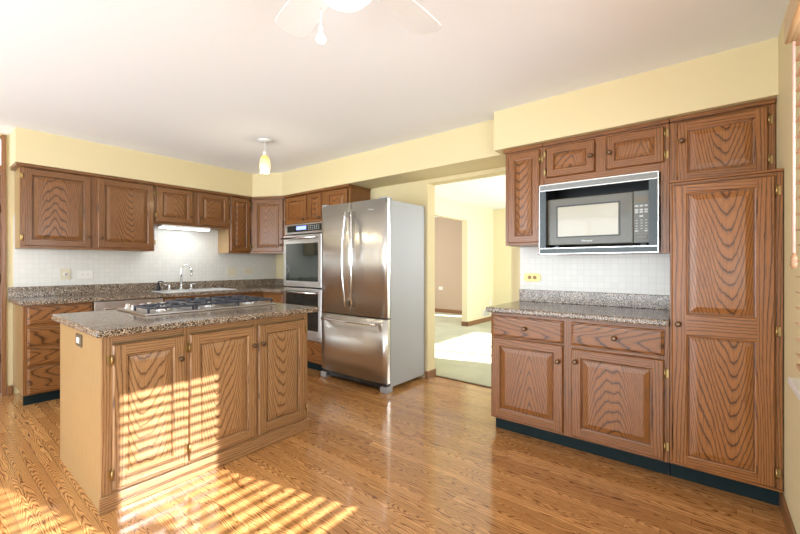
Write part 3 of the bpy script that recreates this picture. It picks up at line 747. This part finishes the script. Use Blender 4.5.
# cooktop
CX0, CX1, CY0, CY1 = .865, 1.77, 2.66, 3.20
t = thing('gas_cooktop', 'stainless gas cooktop with dark iron grates set into the island top', 'cooktop', (CX0, CY0, .9145))
cw, ch = CX1-CX0, CY1-CY0
B(0, cw, 0, ch, 0, .012).build('tray', STEELL, t, bevel=.005)
burn = [(.15, .14, .042), (.15+.30, .14, .04), (.15+.30, .40, .05), (.76, .14, .045), (.76, .40, .04)]
for bx, by, br in burn:
    b_ = MB().lathe([(br+.012, 0), (br+.012, .006), (br, .012), (br, .014)], n=24).build('burner', CHROME, t, (bx, by, .0122))
    MB().lathe([(br-.004, .014), (br-.002, .020), (br*.6, .023)], n=24).build('cap', BLACK, b_)
def grate(x0, x1, y0, y1):
    g_ = MB(); z0, z1 = .036, .048; k = .006
    g_.box(x0, x1, y0, y0+.012, z0, z1); g_.box(x0, x1, y1-.012, y1, z0, z1); g_.box(x0, x0+.012, y0+.012, y1-.012, z0, z1); g_.box(x1-.012, x1, y0+.012, y1-.012, z0, z1)
    for x in (x0, x1-.012):
        for y in (y0, y1-.012): g_.box(x, x+.012, y, y+.012, .0125, z0)
    n = max(1, round((y1-y0)/.26)); 
    for j in range(n):
        cy_ = y0+(y1-y0)*(j+.5)/n; cx_ = (x0+x1)/2; hx = (x1-x0)/2-.012; hy = (y1-y0)/n/2-.012
        for s_ in (-1, 1):
            g_.box(min(cx_+s_*.03, cx_+s_*hx), max(cx_+s_*.03, cx_+s_*hx), cy_-k, cy_+k, z0+.002, z1+.006)
            g_.box(cx_-k, cx_+k, min(cy_+s_*.03, cy_+s_*hy), max(cy_+s_*.03, cy_+s_*hy), z0+.002, z1+.006)
            for s2 in (-1, 1):
                xx = cx_+s_*hx*.55; g_.box(xx-k, xx+k, min(cy_+s2*.055, cy_+s2*hy), max(cy_+s2*.055, cy_+s2*hy), z0+.002, z1+.006)
        if n > 1 and j: g_.box(x0+.012, x1-.012, y0+(y1-y0)*j/n-k, y0+(y1-y0)*j/n+k, z0, z1)
    return g_.build('grate', IRON, t, bevel=.0015)
grate(.02, .295, .02, .27); grate(.305, .59, .02, ch-.02); grate(.60, cw-.02, .02, ch-.02)
for kx, ky in ((.05, .36), (.115, .42), (.18, .36), (.245, .42), (.05, .48), (.18, .48)):
    MB().lathe([(.023, 0), (.023, .006), (.018, .009), (.016, .027), (.012, .030)], n=20).build('control_knob', CHROME, t, (kx, ky, .0122))

# ------------------------------------------------------------------ wall plates
def plate(label, loc, rz, w_, h_, mat, kind='duplex', cat='outlet', sc_=1, name='outlet', rmat=None):
    q = thing(name, label, cat, loc, rz)
    B(-w_/2, w_/2, -.006, 0, -h_/2, h_/2).build('plate', mat, q, bevel=.002)
    rmat = rmat or mat
    if kind == 'duplex_h':
        for s_ in (-1, 1):
            r_ = MB().lathe([(.017, .005), (.017, .008)], (s_*.021, 0, 0), 'y', 16).build('receptacle', rmat, q)
            MB().box(s_*.021-.006, s_*.021-.003, -.0085, -.008, -.005, .005).box(s_*.021+.003, s_*.021+.006, -.0085, -.008, -.005, .005).build('slots', DARKSLOT, r_)
    elif kind == 'round': MB().lathe([(.020, .005), (.018, .009), (.006, .009)], (0, 0, 0), 'y', 20).build('dial', WHITEPL, q); MB().lathe([(.006, .009), (.006, .012)], (0, 0, 0), 'y', 12).build('knob', DARKSLOT, q)
    elif kind == 'switches':
        for s_ in (-1, 1): B(s_*.023-.005, s_*.023+.005, -.012, -.006, -.010, .012).build('toggle', rmat, q)
    return q
py = YB-.0085
plate('almond plate with round dark-centred jack, left on the tile above the sink counter', (.955, py, 1.128), 0, .085, .115, ALMOND, 'round')
plate('wide pale horizontal outlet plate on the tile under the far left wall cabinet', (1.115, py, 1.122), 0, .135, .085, WHITEPL, 'duplex_h')
plate('pale double switch plate on the tile right of the faucet', (2.715, py, 1.130), 0, .118, .118, ALMOND, 'switches', 'switch', name='switch_plate')
plate('pale outlet plate on the tile nearest the back corner', (2.97, py, 1.130), 0, .118, .085, ALMOND, 'duplex_h')
q = thing('outlet', 'yellow brass horizontal outlet plate on the tile above the desk counter', 'outlet', (XA-.0085, 1.165, 1.118), RZ)
MB().prism([(-.072, -.02), (-.055, -.036), (.055, -.036), (.072, -.02), (.072, .02), (.055, .036), (-.055, .036), (-.072, .02)], 0, .006).build('plate', plain('gold_plate', (.78, .60, .22), .35, .2, var=.04), q, rot=(PI/2, 0, 0), bevel=.002)
for s_ in (-1, 1): MB().lathe([(.017, .006), (.017, .0085)], (s_*.022, 0, 0), 'y', 16).build('receptacle', plain('brown_receptacle', (.35, .22, .08), .5, var=.05), q)
q = plate('white outlet plate low on the brown hall wall', (8.398, 5.36, .62), RZ, .12, .08, WHITEPL, 'duplex_h')
q = thing('wall_vent', 'white vent grille low on the yellow wall of the next room', 'vent', (7.62, 3.718, .19))
B(-.16, .16, -.010, 0, -.06, .075).build('frame', WHITEPL, q, bevel=.002)
lv = MB()
for k in range(7): lv.box(-.14, .14, -.013, -.010, -.045+k*.016, -.038+k*.016)
lv.build('slats', plain('vent_slats', (.45, .44, .40), .5, var=.03), q)
q = plate('small white outlet plate above the vent in the next room', (7.83, 3.718, .40), 0, .08, .115, WHITEPL, None)

# ------------------------------------------------------------------ lights you can see
t = thing('under_cabinet_light', 'glowing white fluorescent strip under the short cabinet above the sink', 'light', (1.745, 4.845, 1.640))
B(0, .545, .0, .13, .022, .0445).build('housing', WHITE, t, bevel=.004)
B(.006, .539, .004, .126, .006, .022).build('lens', TUBE, t, bevel=.006)
light('strip_glow', 'AREA', (2.02, 4.93, 1.632), 1.6, (.92, .97, 1), (.5, .1), (0, .25, -1))
t = thing('pendant_light', 'small amber glass pendant hanging over the sink end of the kitchen', 'pendant light', (2.136, 3.399, H))
MB().lathe([(.062, 0), (.062, -.008), (.045, -.020), (.012, -.026)], n=28).build('canopy', WHITE, t)
MB().tube([(0, 0, -.024), (0, 0, -.115)], .004, 8).build('cord', WHITE, t)
MB().lathe([(.010, -.112), (.020, -.118), (.022, -.150), (.024, -.155)], n=20).build('socket', WHITE, t)
MB().lathe([(.020, 0), (.036, -.018), (.046, -.05), (.051, -.09), (.050, -.13), (.043, -.17), (.041, -.17), (.048, -.13), (.049, -.09), (.044, -.05), (.034, -.020), (.018, -.002)], n=28, cap=False).build('shade', AMBER, t, (0, 0, -.152))
MB().lathe([(.012, 0), (.024, -.03), (.03, -.06), (.026, -.09), (.008, -.105)], n=18).build('bulb', BOWL, t, (0, 0, -.155))
light('pendant_bulb', 'POINT', (2.136, 3.399, H-.36), 5, (1, .86, .55), .04)
FX, FY = .85, .90
t = thing('ceiling_fan', 'white five-blade ceiling fan with a frosted light bowl and pull chain', 'ceiling fan', (FX, FY, H))
MB().lathe([(.07, 0), (.07, -.02), (.045, -.045), (.018, -.05)], n=28).build('canopy', WHITE, t)
MB().tube([(0, 0, -.045), (0, 0, -.14)], .014, 12).build('downrod', WHITE, t)
MB().lathe([(.03, -.12), (.10, -.14), (.115, -.17), (.115, -.22), (.09, -.25), (.06, -.255)], n=32).build('motor', WHITE, t)
MB().lathe([(.06, -.253), (.062, -.285), (.09, -.30), (.092, -.312)], n=28).build('light_fitter', WHITE, t)
MB().lathe([(.088, -.312), (.098, -.325), (.093, -.352), (.07, -.376), (.035, -.390), (.004, -.394)], n=28).build('light_bowl', BOWL, t)
for k in range(5):
    a = math.radians(2.3+72*k); ca, sa = math.cos(a), math.sin(a)
    m_ = MB(); out = [(.15, -.045), (.20, -.055), (.42, -.070), (.485, -.069), (.505, -.055), (.515, -.03), (.515, .03), (.505, .055), (.485, .069), (.42, .070), (.20, .055), (.15, .045)]
    m_.prism(out, -.003, .003); b_ = m_.build('blade', WHITE, t, (0, 0, -.235), (math.radians(10), 0, 0), bevel=.001)
    b_.rotation_euler = (Matrix.Rotation(a, 3, 'Z') @ Matrix.Rotation(math.radians(9), 3, 'X')).to_euler()
    MB().box(.10, .19, -.016, .016, .0035, .0085).box(.17, .21, -.04, .04, .0035, .0085).build('blade_iron', WHITE, b_, bevel=.001)
MB().tube([(-.062, .045, -.29), (-.062, .045, -.50)], .0015, 6).build('pull_chain', CHROME, t)
MB().lathe([(.002, -.475), (.006, -.48), (.006, -.50), (.002, -.505)], (-.062, .045, 0), n=12).build('chain_bead', WHITE, t)
MB().lathe([(.003, -.503), (.012, -.508), (.017, -.520), (.012, -.532), (.003, -.536)], (-.062, .045, 0), n=18).build('chain_pull', WHITE, t)
light('fan_bulb', 'POINT', (FX, FY, H-.50), 2.0, (1, .97, .93), .12)

# ------------------------------------------------------------------ wooden blinds on the window wall
def blind(x0, x1, label):
    t_ = thing('window_blind', label, 'blind', (x0, YF, 0), 0, None)
    w_ = x1-x0
    B(-.012, w_+.09, .012, .076, 2.037, 2.13).build('valance', VALW, t_, bevel=.006)
    B(0, w_, .0125, .05, 2.06, 2.10).build('head_rail', SLAT, t_)
    z = 2.04; sl = MB()
    while z > .905:
        b0 = len(sl.v); sl.box(0, w_, .011, .058, z-.0015, z+.0015); sl.v[b0:] = [(x, y, zz+(y-.034)*.075) for x, y, zz in sl.v[b0:]]; z -= .0535
    sl.build('slats', SLAT, t_)
    B(0, w_, .012, .056, .868, .884).build('bottom_rail', SLAT, t_, bevel=.003)
    c_ = MB()
    for x in (.12, w_-.12):
        for y in (.0095, .0585): c_.tube([(x, y, .884), (x, y, 2.06)], .0012, 6)
    c_.build('ladder_cords', PINK, t_)
    p_ = MB().tube([(w_-.012, .062, 1.26), (w_-.012, .062, 2.0)], .004, 8).build('tilt_cord', PINK, t_)
    MB().lathe([(.003, 1.31), (.009, 1.29), (.010, 1.265), (.006, 1.255)], (w_-.012, .062, -.04), n=12).build('tassel', SLAT, p_)
    return t_
blind(1.31, 1.91, 'brown wooden slat blind at the right edge beside the tall pantry')
blind(.20, 1.20, 'second brown wooden slat blind further along the window wall, behind the camera')
